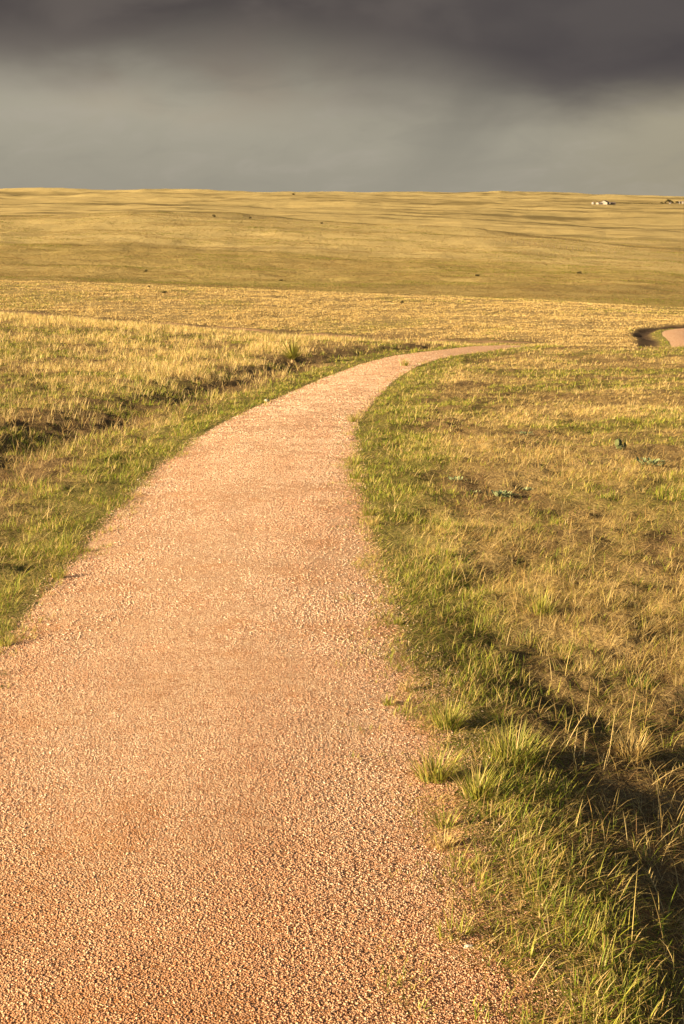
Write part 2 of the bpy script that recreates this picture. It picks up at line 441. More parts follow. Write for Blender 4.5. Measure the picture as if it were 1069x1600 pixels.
def mat_ground():
    m, t, b, out = new_mat('prairie_soil')
    tc = t.new('ShaderNodeTexCoord'); P = tc.outputs['Object']
    g = attr(t, 'green'); br = attr(t, 'brown'); pl = attr(t, 'pale'); gr = attr(t, 'gravel'); dist = attr(t, 'far'); drk = attr(t, 'draw_shade')
    n_f = t.noise(P, 34, 5, .6); n_m = t.noise(P, 5, 5, .6); n_l = t.noise(P, .5, 5, .6)
    n_x = t.noise(t.mapping(P, (.055, .06, .06)), 1.0, 7, .68)          # far patches, longer across than deep
    n_y = t.noise(t.mapping(P, (.7, .6, .6)), 1.0, 6, .7)
    fa = t.noise(t.mapping(P, (1.0, .16, 1.0)), 150, 3, .6, .8); fb = t.noise(t.mapping(P, (.16, 1.0, 1.0)), 150, 3, .6, .8)
    fib = t.smooth(t.m('MAXIMUM', fa, fb), .46, .68)
    thatch = t.mix(n_f, (.20, .125, .05), (.36, .25, .10))
    thatch = t.mix(pl, thatch, t.mix(n_m, (.31, .215, .085), (.46, .33, .14)))
    thatch = t.mix(t.m('MULTIPLY', g, .75), thatch, t.mix(n_f, (.10, .115, .015), (.20, .20, .03)))
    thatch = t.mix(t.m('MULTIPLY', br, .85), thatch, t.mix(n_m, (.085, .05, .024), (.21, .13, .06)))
    thatch = t.mix(t.m('MULTIPLY', t.m('SUBTRACT', 1.0, fib), .48), thatch, (.055, .035, .014))
    thatch = t.mix(t.m('MULTIPLY', t.smooth(fib, .75, 1.0), .35), thatch, (.46, .34, .14))
    # beyond the field: grass seen from afar, straw with olive and rusty patches
    fcol = t.mix(t.smooth(n_x, .38, .62), (.27, .195, .064), (.385, .285, .105))
    fcol = t.mix(t.m('MULTIPLY', t.smooth(n_y, .48, .62), .55), fcol, (.22, .165, .045))
    fcol = t.mix(t.m('MULTIPLY', t.smooth(t.noise(t.mapping(P, (.012, .022, .02)), 1, 6, .65), .5, .64), .55), fcol, (.27, .22, .06))
    fcol = t.mix(t.m('MULTIPLY', t.smooth(t.noise(t.mapping(P, (.13, .16, .1)), 1, 5, .65), .55, .65), .5), fcol, (.19, .11, .045))
    fcol = t.mix(t.m('MULTIPLY', t.smooth(t.noise(t.mapping(P, (.3, .34, .2)), 1, 5, .7), .52, .62), .45), fcol, (.44, .32, .12))
    fcol = t.mix(t.m('MULTIPLY', attr(t, 'beyond'), .6), fcol, t.mix(n_x, (.40, .30, .12), (.56, .435, .20)))
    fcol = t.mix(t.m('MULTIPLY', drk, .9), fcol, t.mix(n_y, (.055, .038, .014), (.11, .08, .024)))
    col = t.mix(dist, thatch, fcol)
    col = t.mix(t.m('MULTIPLY', attr(t, 'bank_shade'), .9), col, t.mix(n_m, (.030, .017, .010), (.075, .045, .025)))
    gc, vd, big, mid = gravel_color(t, P)
    mask = t.smooth(t.m('ADD', gr, t.m('MULTIPLY', t.m('SUBTRACT', n_f, .5), .9)), .4, .6)
    col = t.mix(mask, col, gc)
    t.l.new(col, b.inputs['Base Color'])
    bm = t.new('ShaderNodeBump'); bm.inputs['Strength'].default_value = .8; bm.inputs['Distance'].default_value = .03
    t.l.new(t.m('ADD', n_f, t.m('MULTIPLY', n_m, 2.0)), bm.inputs['Height'])
    bm2 = t.new('ShaderNodeBump'); bm2.inputs['Distance'].default_value = 1.2
    t.put(bm2.inputs['Strength'], t.m('MULTIPLY', dist, .75))
    t.l.new(t.m('ADD', n_y, t.m('MULTIPLY', t.noise(P, .9, 4, .7), .5)), bm2.inputs['Height'])
    t.l.new(bm.outputs[0], bm2.inputs['Normal']); t.l.new(bm2.outputs[0], b.inputs['Normal'])
    return m

def mat_plain(name, col, col2=None, scale=8.0, rough=.8, bump=0.0, metal=0.0):
    m, t, b, out = new_mat(name)
    P = t.new('ShaderNodeTexCoord').outputs['Object']
    n = t.noise(P, scale, 5, .6)
    c = t.mix(t.smooth(n, .3, .7), col, col2 or tuple(v * .7 for v in col))
    t.l.new(c, b.inputs['Base Color']); b.inputs['Roughness'].default_value = rough; b.inputs['Metallic'].default_value = metal
    if bump:
        bm = t.new('ShaderNodeBump'); bm.inputs['Distance'].default_value = bump; t.l.new(n, bm.inputs['Height'])
        t.l.new(bm.outputs[0], b.inputs['Normal'])
    return m

M_GROUND = mat_ground(); M_GRAVEL = mat_gravel(); M_BLADE = mat_blades('grass_blades')
M_STONE = None

# ------------------------------------------------------------------ the ground sheet
def grid_mesh(name, X, Y, Z, mat, attrs=None, smooth=True):
    R, C = X.shape
    idx = np.arange(R * C).reshape(R, C)
    q = np.stack([idx[:-1, :-1], idx[:-1, 1:], idx[1:, 1:], idx[1:, :-1]], -1).reshape(-1, 4)
    return np_mesh(name, np.stack([X, Y, Z], -1).reshape(-1, 3), q.ravel(), np.arange(len(q)) * 4, mat, None, attrs, smooth)

def build_ground():
    ya = np.linspace(-30, 1.5, 30, endpoint=False)
    yb = [1.5]
    while yb[-1] < 9000:
        v = yb[-1]
        yb.append(v + (max(.035, v * .0075) if v < 300 else (v * .006 if v < 3000 else v * .05)))
    ys = np.r_[ya, yb]
    c = np.linspace(-1, 1, 561); c = np.sign(c) * (.55 * np.abs(c) + .45 * np.abs(c) ** 3)
    hw = np.maximum(11.0, 5.5 + ys * .62)
    X = c[None, :] * hw[:, None]; Y = np.repeat(ys[:, None], len(c), 1)
    xf, yf = X.ravel(), Y.ravel()
    sd = line_dist(xf, yf, CL)
    z = height(xf, yf, sd)
    g, b, p = cover(xf, yf, sd)
    rr = np.abs(sd) - PW / 2
    spill = np.where(sd > 0, np.interp(yf, [2, 5, 9, 15, 60], [.03, .03, .02, .0, .0]), .02)
    grav = np.clip(.5 + (spill - rr) / .22, 0, 1) * (yf < 140)
    uu0 = np.clip(xf / np.maximum(yf, 12.), -.28, .28)
    tr = -line_dist(xf, yf, TRACK)
    b = np.maximum(b, np.exp(-((tr - 1.6) / 1.3) ** 2) * .9)
    # draws between the far ridges, and ridge shade painted in as dark bands
    dd14 = np.interp(uu0, UF, TD[14])
    bank_shade = (yf > 84) * (yf < 140) * sst(b, .35, .75) * (np.abs(sd) < 6)  # shade on the bank by the valley trail, painted as dark soil colour
    a = fbm(xf * .0022, yf * .0085, 51, 5, .55); a2 = fbm(xf * .006, yf * .03, 52, 4, .6)
    uu = np.clip(xf / np.maximum(yf, 12.), -.28, .28)
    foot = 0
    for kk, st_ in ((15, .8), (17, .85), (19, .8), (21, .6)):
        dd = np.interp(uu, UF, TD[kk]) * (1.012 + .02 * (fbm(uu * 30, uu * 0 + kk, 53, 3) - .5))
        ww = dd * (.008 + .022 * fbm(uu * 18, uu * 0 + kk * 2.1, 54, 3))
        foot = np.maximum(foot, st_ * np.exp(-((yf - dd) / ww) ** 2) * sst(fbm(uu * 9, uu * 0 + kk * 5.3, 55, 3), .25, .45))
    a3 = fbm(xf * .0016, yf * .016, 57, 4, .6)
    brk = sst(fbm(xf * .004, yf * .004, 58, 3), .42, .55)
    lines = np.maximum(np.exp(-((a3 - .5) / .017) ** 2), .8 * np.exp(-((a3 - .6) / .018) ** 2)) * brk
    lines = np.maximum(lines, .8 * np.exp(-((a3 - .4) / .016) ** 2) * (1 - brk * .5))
    draw_shade = foot + lines * .85 * sst(yf, 600, 760) + sst(a, .5, .63) * sst(yf, 560, 900) * .2 + sst(a2, .56, .68) * .3 * sst(yf, 560, 900) + sst(a2, .6, .7) * .3 * sst(yf, 220, 300)
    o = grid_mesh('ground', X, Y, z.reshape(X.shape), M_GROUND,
                  dict(green=g, brown=b, pale=p, gravel=grav, far=sst(yf, 150, 230), beyond=sst(yf / dd14, .97, 1.04), bank_shade=bank_shade, draw_shade=np.clip(draw_shade, 0, .85)))
    tag(o, 'rolling prairie ground of straw coloured grassland reaching the horizon', 'ground', kind='structure')

build_ground()

# ------------------------------------------------------------------ the gravel trail: a sheet just above the ground, ragged at its edges
def ribbon(name, P, half, nc, lift, mat, label, cat, ragged=.05):
    # resample finely near the camera
    d = np.r_[0, np.cumsum(np.hypot(*np.diff(P, axis=0).T))]
    L = d[-1]; q = [0.0]
    while q[-1] < L:
        yq = np.interp(q[-1], d, P[:, 1]); q.append(q[-1] + max(.05, abs(yq) * .006))
    q = np.array(q[:-1])
    cx = np.interp(q, d, P[:, 0]); cy = np.interp(q, d, P[:, 1])
    tx = np.gradient(cx, q); ty = np.gradient(cy, q); ln = np.hypot(tx, ty); tx /= ln; ty /= ln
    k = np.ones(9) / 9
    tx[4:-4] = np.convolve(tx, k, 'valid'); ty[4:-4] = np.convolve(ty, k, 'valid')
    e1 = half + (fbm(q * 3.1, q * 0, 61, 4) - .5) * ragged * 2
    e2 = half + (fbm(q * 3.1, q * 0 + 9, 62, 4) - .5) * ragged * 2
    s = np.linspace(-1, 1, nc)
    off = np.where(s[None, :] < 0, s[None, :] * e1[:, None], s[None, :] * e2[:, None])
    X = cx[:, None] + ty[:, None] * off; Y = cy[:, None] - tx[:, None] * off
    xf, yf = X.ravel(), Y.ravel()
    z = height(xf, yf).reshape(X.shape)
    lf = lift * (1 - s ** 2)[None, :] - .002 * (s ** 2)[None, :]
    z = z + lf + (fbm(X * 2, Y * 2, 63, 3) - .5) * .012
    o = grid_mesh(name, X, Y, z, mat)
    tag(o, label, cat, kind='structure')
    return o

ribbon('gravel_path', CL, PW / 2, 41, .014, M_GRAVEL, 'pink crushed gravel trail curving away over the grassland', 'path')
M_TRACK = mat_plain('rusty_track', (.26, .16, .08), (.18, .11, .055), 3.0, .95)
ribbon('dirt_track', TRACK, .5, 9, .05, M_TRACK, 'faint reddish dirt track crossing the grass on the left', 'track', .12)

# ------------------------------------------------------------------ loose chips on the trail (stuff)
def scatter_chips(n, y0, y1, size, tmpl, spread, power=1.0):
    v0, f0 = tmpl
    y = y0 * (y1 / y0) ** rng.random(n)
    cx = np.interp(y, CL[:150, 1], CL[:150, 0])
    x = cx + (rng.random(n) * 2 - 1) * (PW / 2 + spread) * 1.3
    sdn = line_dist(x, y, CL)
    keep = (np.abs(x / y) < .40) | (y < 3.2)
    edge = 1 - sst(np.abs(sdn), PW / 2 - .05, PW / 2 + spread)
    keep &= rng.random(n) < edge
    # clusters: fewer chips where the fines are packed
    keep &= rng.random(n) < .22 + .8 * sst(fbm(x * 2.6, y * 2.2, 71, 5, .65), .38, .6)
    keep &= rng.random(n) < sst(y, 47, 34)
    x, y = x[keep], y[keep]; n = len(x)
    sdn = sdn[keep]
    q_ = np.clip(np.abs(sdn) / (PW / 2), 0, 1) ** 2
    z = height(x, y, sdn) + .0145 * (1 - q_) + .0015 * q_ + (np.abs(sdn) < PW / 2) * (fbm(x * 2, y * 2, 63, 3) - .5) * .012
    s = size * (.5 + rng.random(n) ** 2.5 * 1.5) * np.maximum(1, (y / 4.5) ** .55)
    sc = np.stack([s * (.8 + .7 * rng.random(n)), s * (.55 + .5 * rng.random(n)), s * (.16 + .34 * rng.random(n))], -1)
    V = v0[None] * sc[:, None, :] * (1 + (rng.random((n, len(v0), 1)) - .5) * .7)
    tl = (rng.random(n) - .5) * .9; ct, st = np.cos(tl)[:, None], np.sin(tl)[:, None]
    vx, vz = V[..., 0] * ct - V[..., 2] * st, V[..., 0] * st + V[..., 2] * ct
    a = rng.random(n) * 6.283; ca, sa = np.cos(a)[:, None], np.sin(a)[:, None]
    wx, wy = vx * ca - V[..., 1] * sa, vx * sa + V[..., 1] * ca
    V = np.stack([wx + x[:, None], wy + y[:, None], vz + z[:, None]], -1)
    nv = len(v0); F = (f0[None] + (np.arange(n) * nv)[:, None, None]).reshape(-1)
    pal = np.array([(.54, .32, .195), (.61, .41, .27), (.68, .52, .37), (.42, .20, .10), (.22, .09, .045), (.60, .31, .16), (.78, .64, .48)])
    pr = np.array([.21, .21, .17, .14, .12, .08, .07])
    pal = pal * np.array([1.10, 1.14, 1.14])
    sdk = line_dist(x, y, CL)
    tn = fbm(sdk * 2.2 + 7, y * .55, 75, 4, .6) - .5
    strip = np.exp(-((sdk - .28) / .20) ** 2) * .8 + np.exp(-((sdk + .62) / .16) ** 2) * .6 + np.exp(-((np.abs(sdk) - PW / 2 - .02) / .12) ** 2)
    of = np.clip(strip * sst(fbm(x * 1.1, y * .5, 76, 3), .38, .6) * .55 - tn * 1.3, -.2, .8)[:, None]
    tone = 1 - of * np.array([.14, .32, .46])
    near_o = (sst(y, 4.5, 2.3) * .85 * (.5 + fbm(x * 2, y * 2, 73, 3)))[:, None]
    c = pal[rng.choice(len(pal), n, p=pr)] * (1 - near_o * np.array([.10, .27, .45])) * tone * (.82 + .36 * rng.random((n, 1)))
    return V.reshape(-1, 3), F, np.repeat(c, nv, 0)

PH = (1 + 5 ** .5) / 2
ICO_V = np.array([(-1, PH, 0), (1, PH, 0), (-1, -PH, 0), (1, -PH, 0), (0, -1, PH), (0, 1, PH), (0, -1, -PH), (0, 1, -PH), (PH, 0, -1), (PH, 0, 1), (-PH, 0, -1), (-PH, 0, 1)]) / 1.9
ICO_F = np.array([(0, 11, 5), (0, 5, 1), (0, 1, 7), (0, 7, 10), (0, 10, 11), (1, 5, 9), (5, 11, 4), (11, 10, 2), (10, 7, 6), (7, 1, 8), (3, 9, 4), (3, 4, 2), (3, 2, 6), (3, 6, 8), (3, 8, 9), (4, 9, 5), (2, 4, 11), (6, 2, 10), (8, 6, 7), (9, 8, 1)])
OCT_V = np.array([(1, 0, 0), (-1, 0, 0), (0, 1, 0), (0, -1, 0), (0, 0, 1), (0, 0, -1.)])
OCT_F = np.array([(0, 2, 4), (2, 1, 4), (1, 3, 4), (3, 0, 4), (2, 0, 5), (1, 2, 5), (3, 1, 5), (0, 3, 5)])

def mat_vcol(name, attrn, rough=.85):
    m, t, b, out = new_mat(name)
    P = t.new('ShaderNodeTexCoord').outputs['Object']
    c = attr(t, attrn, 'Color')
    t.l.new(t.mix(.35, c, t.mix(t.noise(P, 300, 3, .6), (.25, .12, .07), (.62, .45, .33))), b.inputs['Base Color'])
    b.inputs['Roughness'].default_value = rough
    return m
M_CHIP = mat_vcol('granite_chips', 'blade_color')

def build_chips():
    parts = [scatter_chips(640000, 1.9, 5.6, .0022, (OCT_V, OCT_F), .30), scatter_chips(290000, 5.4, 15, .0030, (OCT_V, OCT_F), .14),
             scatter_chips(140000, 14.5, 48, .0040, (OCT_V, OCT_F), .05)]
    V = []; F = []; C = []; o = 0
    for v, f, c in parts:
        V.append(v); F.append(f + o); C.append(c); o += len(v)
    F = np.concatenate(F)
    ob = np_mesh('gravel', np.concatenate(V), F, np.arange(len(F) // 3) * 3, M_CHIP, None, dict(blade_color=np.concatenate(C)))
    tag(ob, 'loose pink granite chips strewn over the trail surface', 'gravel', kind='stuff')
build_chips()

# ------------------------------------------------------------------ grass
STRAW = np.array([(.56, .405, .16), (.50, .345, .12), (.62, .465, .205), (.43, .275, .09), (.53, .405, .13)])
GREEN = np.array([(.165, .225, .016), (.22, .27, .02), (.11, .165, .016), (.31, .31, .03), (.37, .34, .05)])
BROWN = np.array([(.20, .115, .05), (.14, .08, .038), (.28, .165, .07), (.33, .21, .09)])

def blade_verts(x, y, z, az, l0, bend, length, width, col, segs=3, tipcol=None):
    n = len(x)
    s = np.linspace(0, 1, segs + 1)
    V = np.zeros((n, 2 * segs + 1, 3)); C = np.zeros((n, 2 * segs + 1, 3))
    r = np.zeros(n); h = np.zeros(n)
    ca, sa = np.cos(az), np.sin(az)
    k = 0
    for i in range(segs + 1):
        if i:
            ang = l0 + bend * (s[i] - .5 / segs)
            r = r + np.sin(ang) * length / segs; h = h + np.cos(ang) * length / segs
        cx, cy, cz = x + ca * r, y + sa * r, z + h
        cc = col if tipcol is None else col * (1 - s[i]) + tipcol * s[i]
        if i < segs:
            w = width * .5 * (1 - s[i] ** 1.6 * .8) * (.75 if i == 0 else 1)
            V[:, k] = np.stack([cx - sa * w, cy + ca * w, cz], -1)
            V[:, k + 1] = np.stack([cx + sa * w, cy - ca * w, cz], -1)
            C[:, k] = cc; C[:, k + 1] = cc; k += 2
        else:
            V[:, k] = np.stack([cx, cy, cz], -1); C[:, k] = cc
    fl = []; st = []; c = 0
    for i in range(segs - 1):
        a = 2 * i; fl += [a, a + 1, a + 3, a + 2]; st.append(c); c += 4
    a = 2 * (segs - 1); fl += [a, a + 1, a + 2]; st.append(c); c += 3
    fl = np.array(fl); st = np.array(st); nv = 2 * segs + 1
    F = (fl[None] + (np.arange(n) * nv)[:, None]).ravel()
    S = (st[None] + (np.arange(n) * c)[:, None]).ravel()
    return V.reshape(-1, 3), F, S, C.reshape(-1, 3)

class Bag:
    def __init__(s): s.V = []; s.F = []; s.S = []; s.C = []; s.nv = 0; s.nl = 0
    def add(s, V, F, S, C):
        s.V.append(V); s.F.append(F + s.nv); s.S.append(S + s.nl); s.C.append(C); s.nv += len(V); s.nl += len(F)
    def build(s, name, parent=None, mat=None):
        return np_mesh(name, np.concatenate(s.V), np.concatenate(s.F), np.concatenate(s.S), mat or M_BLADE, parent, dict(blade_color=np.concatenate(s.C)))

def pick(pal, n, jit=.2):
    return pal[rng.integers(0, len(pal), n)] * (1 - jit + 2 * jit * rng.random((n, 1)))

EXCL = []        # (x, y, r) spots kept clear for the plants that are things of their own

def clear_of(x, y):
    ok = np.ones(len(x), bool)
    ok &= np.abs(line_dist(x, y, TRACK)) > 1.1
    for ex, ey, er in EXCL: ok &= (x - ex) ** 2 + (y - ey) ** 2 > er * er
    return ok

def clumps_to_blades(x, y, nb, spread):
    """expand clump centres to blades: root x, y and outward azimuth"""
    rep = np.repeat(np.arange(len(x)), nb)
    n = len(rep)
    a = rng.random(n) * 6.283; r = np.sqrt(rng.random(n)) * spread[rep]
    return rep, x[rep] + np.cos(a) * r, y[rep] + np.sin(a) * r, a, r / np.maximum(spread[rep], 1e-4)

def near_grass():
    """three covers in the foreground hill: matted thatch, verge green and tall straw tufts"""
    def sample(n, y0, y1, umax, p=1.0):
        y = y0 * (y1 / y0) ** (rng.random(n) ** p)
        x = (rng.random(n) * 2 - 1) * (umax * y + .5)
        return x, y
    # --- thatch
    bag = Bag()
    x, y = sample(860000, 1.9, 84, .33, .85)
    sd = line_dist(x, y, CL); rr = np.abs(sd) - PW / 2
    u = np.clip(x / y, -.28, .28)
    lim = np.interp(u, UC, [84, 72, 64, 60, 57])
    spill = np.where(sd > 0, np.interp(y, [2, 4, 8, 15, 30], [-.09, -.07, -.05, -.02, .03]), .05) + (fbm(x * 2.5, y * 2, 81, 4, .6) - .5) * .5
    k = (rr > spill) & (y < lim) & clear_of(x, y)
    x, y, sd, rr = x[k], y[k], sd[k], rr[k]
    g, b, pl = cover(x, y, sd)
    tf = fbm(x * 2.6, y * 2.0, 85, 4, .6)
    k = rng.random(len(x)) < (1 - .4 * b) * (.6 + .55 * sst(tf, .38, .56))
    x, y, sd, g, b, pl = x[k], y[k], sd[k], g[k], b[k], pl[k]
    n = len(x)
    lod = np.maximum(1, y / 5.5) ** .9
    L = (.035 + .075 * rng.random(n)) * np.maximum(1, (y / 9)) ** .35
    lean = .75 + .75 * rng.random(n)
    wind = fbm(x * .8, y * .8, 82, 2) * 9
    az = np.where(rng.random(n) < .45, wind + rng.normal(0, .8, n), rng.random(n) * 6.283)
    w = .0019 * lod * (.7 + .6 * rng.random(n))
    isg = rng.random(n) < g * np.interp(y, [4, 10], [.3, .6]); isb = rng.random(n) < b * .6 + .16
    col = pick(STRAW, n) * (.90 + .36 * pl[:, None]) * (1 + .22 * sst(y, 9, 20))[:, None]
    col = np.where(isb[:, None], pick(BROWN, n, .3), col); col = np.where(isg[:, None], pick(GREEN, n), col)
    bag.add(*blade_verts(x, y, height(x, y, sd) - .004, az, lean, .2 + 1.3 * rng.random(n), L, w, col, 3))
    tag(bag.build('thatch'), 'matted dry thatch and short dead grass covering the near ground', 'grass', kind='stuff')
    # --- green clumps on the verges and in patches
    bag = Bag()
    x, y = sample(120000, 1.9, 80, .34, .8)
    sd = line_dist(x, y, CL); rr = np.abs(sd) - PW / 2
    g, b, pl = cover(x, y, sd)
    spill = np.where(sd > 0, np.interp(y, [2, 4, 8, 15, 30], [-.10, -.09, -.08, -.05, 0]), .02) + (fbm(x * 3.1, y * 2.3, 83, 4, .6) - .5) * np.interp(y, [3, 12, 40], [.55, .8, 1.0])
    u = np.clip(x / y, -.28, .28); lim = np.interp(u, UC, [82, 70, 62, 58, 55])
    dens = np.clip(g * 1.1 + .06, 0, 1) * (1 - .4 * b) * (.04 + 1.0 * sst(fbm(x * 3.0, y * 2.2, 84, 3), .48, .6)) * np.interp(y, [3, 7, 10], [.36, .5, .9])
    # small tongues and sprigs creeping out over the gravel
    creep = (rr > np.where(sd > 0, -.30, -.13)) & (rr < .05) & (rng.random(len(x)) < .5 * sst(fbm(x * 2.4, y * 3.4, 87, 4, .6), .52, .62))
    k = (((rr > spill) & (rng.random(len(x)) < dens)) | creep) & (y < lim) & clear_of(x, y)
    x, y, sd, g, rr = x[k], y[k], sd[k], g[k], rr[k]
    lod = np.maximum(1, y / 6)
    nb = np.where(y < 8, rng.integers(5, 13, len(x)), rng.integers(4, 9, len(x)))
    rep, bx, by, a, q = clumps_to_blades(x, y, nb, .028 + .03 * rng.random(len(x)) * lod ** .7)
    n = len(rep)
    size = (.55 + .75 * rng.random(len(x)) ** 1.4)[rep] * np.where(rr[rep] < .12, .62, 1) * np.where(rr[rep] < -.08, .7, 1)
    L = (.035 + .055 * rng.random(n)) * size * np.where(sd[rep] < 0, 1.2, 1.0) * np.maximum(1, y[rep] / 14) ** .4
    az = a + rng.normal(0, .6, n)
    w = .0025 * lod[rep] ** .9 * (.7 + .6 * rng.random(n))
    col = pick(GREEN, n, .25)
    dry = rng.random(n) < .24; col[dry] = pick(STRAW, int(dry.sum()))
    tip = np.where(rng.random((n, 1)) < .5, col * .5 + STRAW[0] * .5, col)
    zz = height(bx, by) - .004
    bag.add(*blade_verts(bx, by, zz, az, .08 + .75 * q * rng.random(n), .2 + 1.2 * rng.random(n), L, w, col, 3, tip))
    tag(bag.build('verge_grass'), 'green grass growing along both edges of the gravel trail', 'grass', kind='stuff')
    # --- tall straw clumps
    bag = Bag()
    x, y = sample(120000, 2.2, 84, .34, .72)
    sd = line_dist(x, y, CL); rr = np.abs(sd) - PW / 2
    g, b, pl = cover(x, y, sd)
    u = np.clip(x / y, -.28, .28); lim = np.interp(u, UC, [84, 72, 64, 60, 57])
    dens = (.16 + .85 * pl) * (1 - .75 * b) * (1 - .6 * g) * sst(rr, .15, .9)
    dens *= np.where(sd < 0, sst(rr, .5, 2.4) * .9 + .1, np.interp(y, [3, 7, 10], [.5, .55, .8])) * (.25 + .9 * sst(fbm(x * 1.3, y * 1.0, 86, 3), .40, .58))
    k = (y < lim) & (rng.random(len(x)) < dens) & clear_of(x, y)
    x, y, sd = x[k], y[k], sd[k]
    lod = np.maximum(1, y / 6)
    nb = np.where(y < 9, rng.integers(8, 18, len(x)), rng.integers(5, 10, len(x)))
    rep, bx, by, a, q = clumps_to_blades(x, y, nb, .03 + .03 * rng.random(len(x)) * lod ** .7)
    n = len(rep)
    hs = np.where(sd < 0, 1.05, .6)[rep]; lay = np.where(sd > 0, .75, .1)[rep] * (.5 + .8 * rng.random(len(x)))[rep]
    L = (.09 + .12 * rng.random(n)) * hs * np.maximum(1, y[rep] / 16) ** .35
    az = a + rng.normal(0, .7, n)
    w = .0019 * lod[rep] ** .9 * (.6 + .6 * rng.random(n))
    col = pick(STRAW, n, .22) * (1 + .2 * sst(y[rep], 9, 20))[:, None] + (.03 * sst(y[rep], 9, 20))[:, None]
    gg = rng.random(n) < .14; col[gg] = pick(GREEN, int(gg.sum()))
    zz = height(bx, by) - .004
    bag.add(*blade_verts(bx, by, zz, az, .1 + (.55 * rng.random(n) + lay) * q, .15 + .8 * rng.random(n) + lay * .5, L, w, col, 3))
    # long single stems with seed heads
    n = 2200
    x, y = sample(n, 2.4, 60, .34, 1.0)
    sd = line_dist(x, y, CL); rr = np.abs(sd) - PW / 2
    k = (rr > .35) & (y < 57); x, y = x[k], y[k]; n = len(x)
    bag.add(*blade_verts(x, y, height(x, y), rng.random(n) * 6.283, .1 + .8 * rng.random(n) ** 2, .2 + .6 * rng.random(n),
                         (.09 + .14 * rng.random(n)), .0022 * np.maximum(1, y / 6) ** .9, pick(STRAW, n, .15) * 1.1, 4))
    tag(bag.build('straw_grass'), 'tall pale straw grass in loose tufts on the near slopes', 'grass', kind='stuff')

def field_grass():
    bag = Bag()
    n = 190000
    y = 84 * (188 / 84) ** rng.random(n); x = (rng.random(n) * 2 - 1) * .36 * y
    sd = line_dist(x, y, CL); rr = np.abs(sd) - PW / 2
    g, b, pl = cover(x, y, sd)
    k = (rr > .15) & clear_of(x, y) & ((b < .35) | (y < 88)) & (rng.random(n) < (1 - .75 * b) * (.35 + .9 * sst(fbm(x * .22, y * .6, 90, 5, .6), .36, .6)))
    x, y, sd, g, b = x[k], y[k], sd[k], g[k], b[k]
    rep, bx, by, a, q = clumps_to_blades(x, y, 4, np.full(len(x), .16))
    n = len(rep)
    L = (.05 + .13 * rng.random(n)) * np.where(g[rep] > .5, .6, 1) * (.3 + 1.3 * fbm(bx * .25, by * .4, 91, 4))
    col = pick(STRAW, n, .12) * 1.12 + .02
    isg = rng.random(n) < g[rep] * .9; col[isg] = pick(GREEN, int(isg.sum()))
    isb = rng.random(n) < .05 + .5 * b[rep]; col[isb] = pick(BROWN, int(isb.sum()))
    bag.add(*blade_verts(bx, by, height(bx, by) - .02, a + rng.normal(0, .6, n), .2 + .6 * q * rng.random(n), .3 + .7 * rng.random(n), L,
                         .05 * (y[rep] / 120) * (.6 + .7 * rng.random(n)), col, 2))
    tag(bag.build('field_grass'), 'bright dry grass filling the flat field in the valley', 'grass', kind='stuff')
    bag = Bag()
    n = 300000
    y = 230 * (760 / 230) ** rng.random(n); x = (rng.random(n) * 2 - 1) * .34 * y
    k = rng.random(n) < .15 + sst(fbm(x * .05, y * .14, 92, 5, .65), .44, .6)
    x, y = x[k], y[k]
    rep, bx, by, a, q = clumps_to_blades(x, y, 3, np.full(len(x), .4))
    n = len(rep)
    L = (.16 + .3 * rng.random(n)) * (y[rep] / 400) ** .3
    t_ = fbm(bx * .03, by * .08, 93, 4)
    col = pick(STRAW, n, .15) * .62
    isg = rng.random(n) < sst(t_, .45, .62) * .6; col[isg] = pick(GREEN, int(isg.sum())) * .8
    isb = rng.random(n) < .05 + .4 * sst(fbm(bx * .09, by * .2, 94, 4, .6), .55, .66); col[isb] = pick(BROWN, int(isb.sum()))
    bag.add(*blade_verts(bx, by, height(bx, by) - .03, a, .3 + .6 * q, .3 + .6 * rng.random(n), L, .075 * (y[rep] / 300) * (.6 + .7 * rng.random(n)), col, 2))
    tag(bag.build('hillside_grass'), 'short olive and straw grass over the broad far hillside', 'grass', kind='stuff')

# ------------------------------------------------------------------ single plants
def tuft(px, row, size, nb, label, kind='green', group=None, lean=1.0, flat=0.0):
    x, y, z = at(px, row)
    o_name = 'grass_tuft'
    n = nb
    a = rng.random(n) * 6.283; q = np.sqrt(rng.random(n)); r = q * size * .42
    L = size * (.45 + .65 * rng.random(n))
    pal = GREEN if kind == 'green' else STRAW
    col = pick(pal, n, .25); m_ = rng.random(n) < (.2 if kind == 'green' else .1)
    col[m_] = pick(STRAW if kind == 'green' else GREEN, int(m_.sum()))
    bx, by = np.cos(a) * r, np.sin(a) * r * .8
    zz = height(bx + x, by + y) - z - .002
    bag = Bag()
    bag.add(*blade_verts(bx, by, zz, a + rng.normal(0, .5, n), flat + .1 + .7 * q * lean * rng.random(n), .2 + .9 * rng.random(n), L,
                         np.full(n, .003) * max(1, y / 7) * (.7 + .6 * rng.random(n)), col, 3, col * .6 + STRAW[0] * .4))
    o = bag.build(o_name); o.location = (x, y, z)
    tag(o, label, 'grass tuft', group or 'tufts of grass growing out of the gravel')
    EXCL.append((x, y, size * .3))
    return o

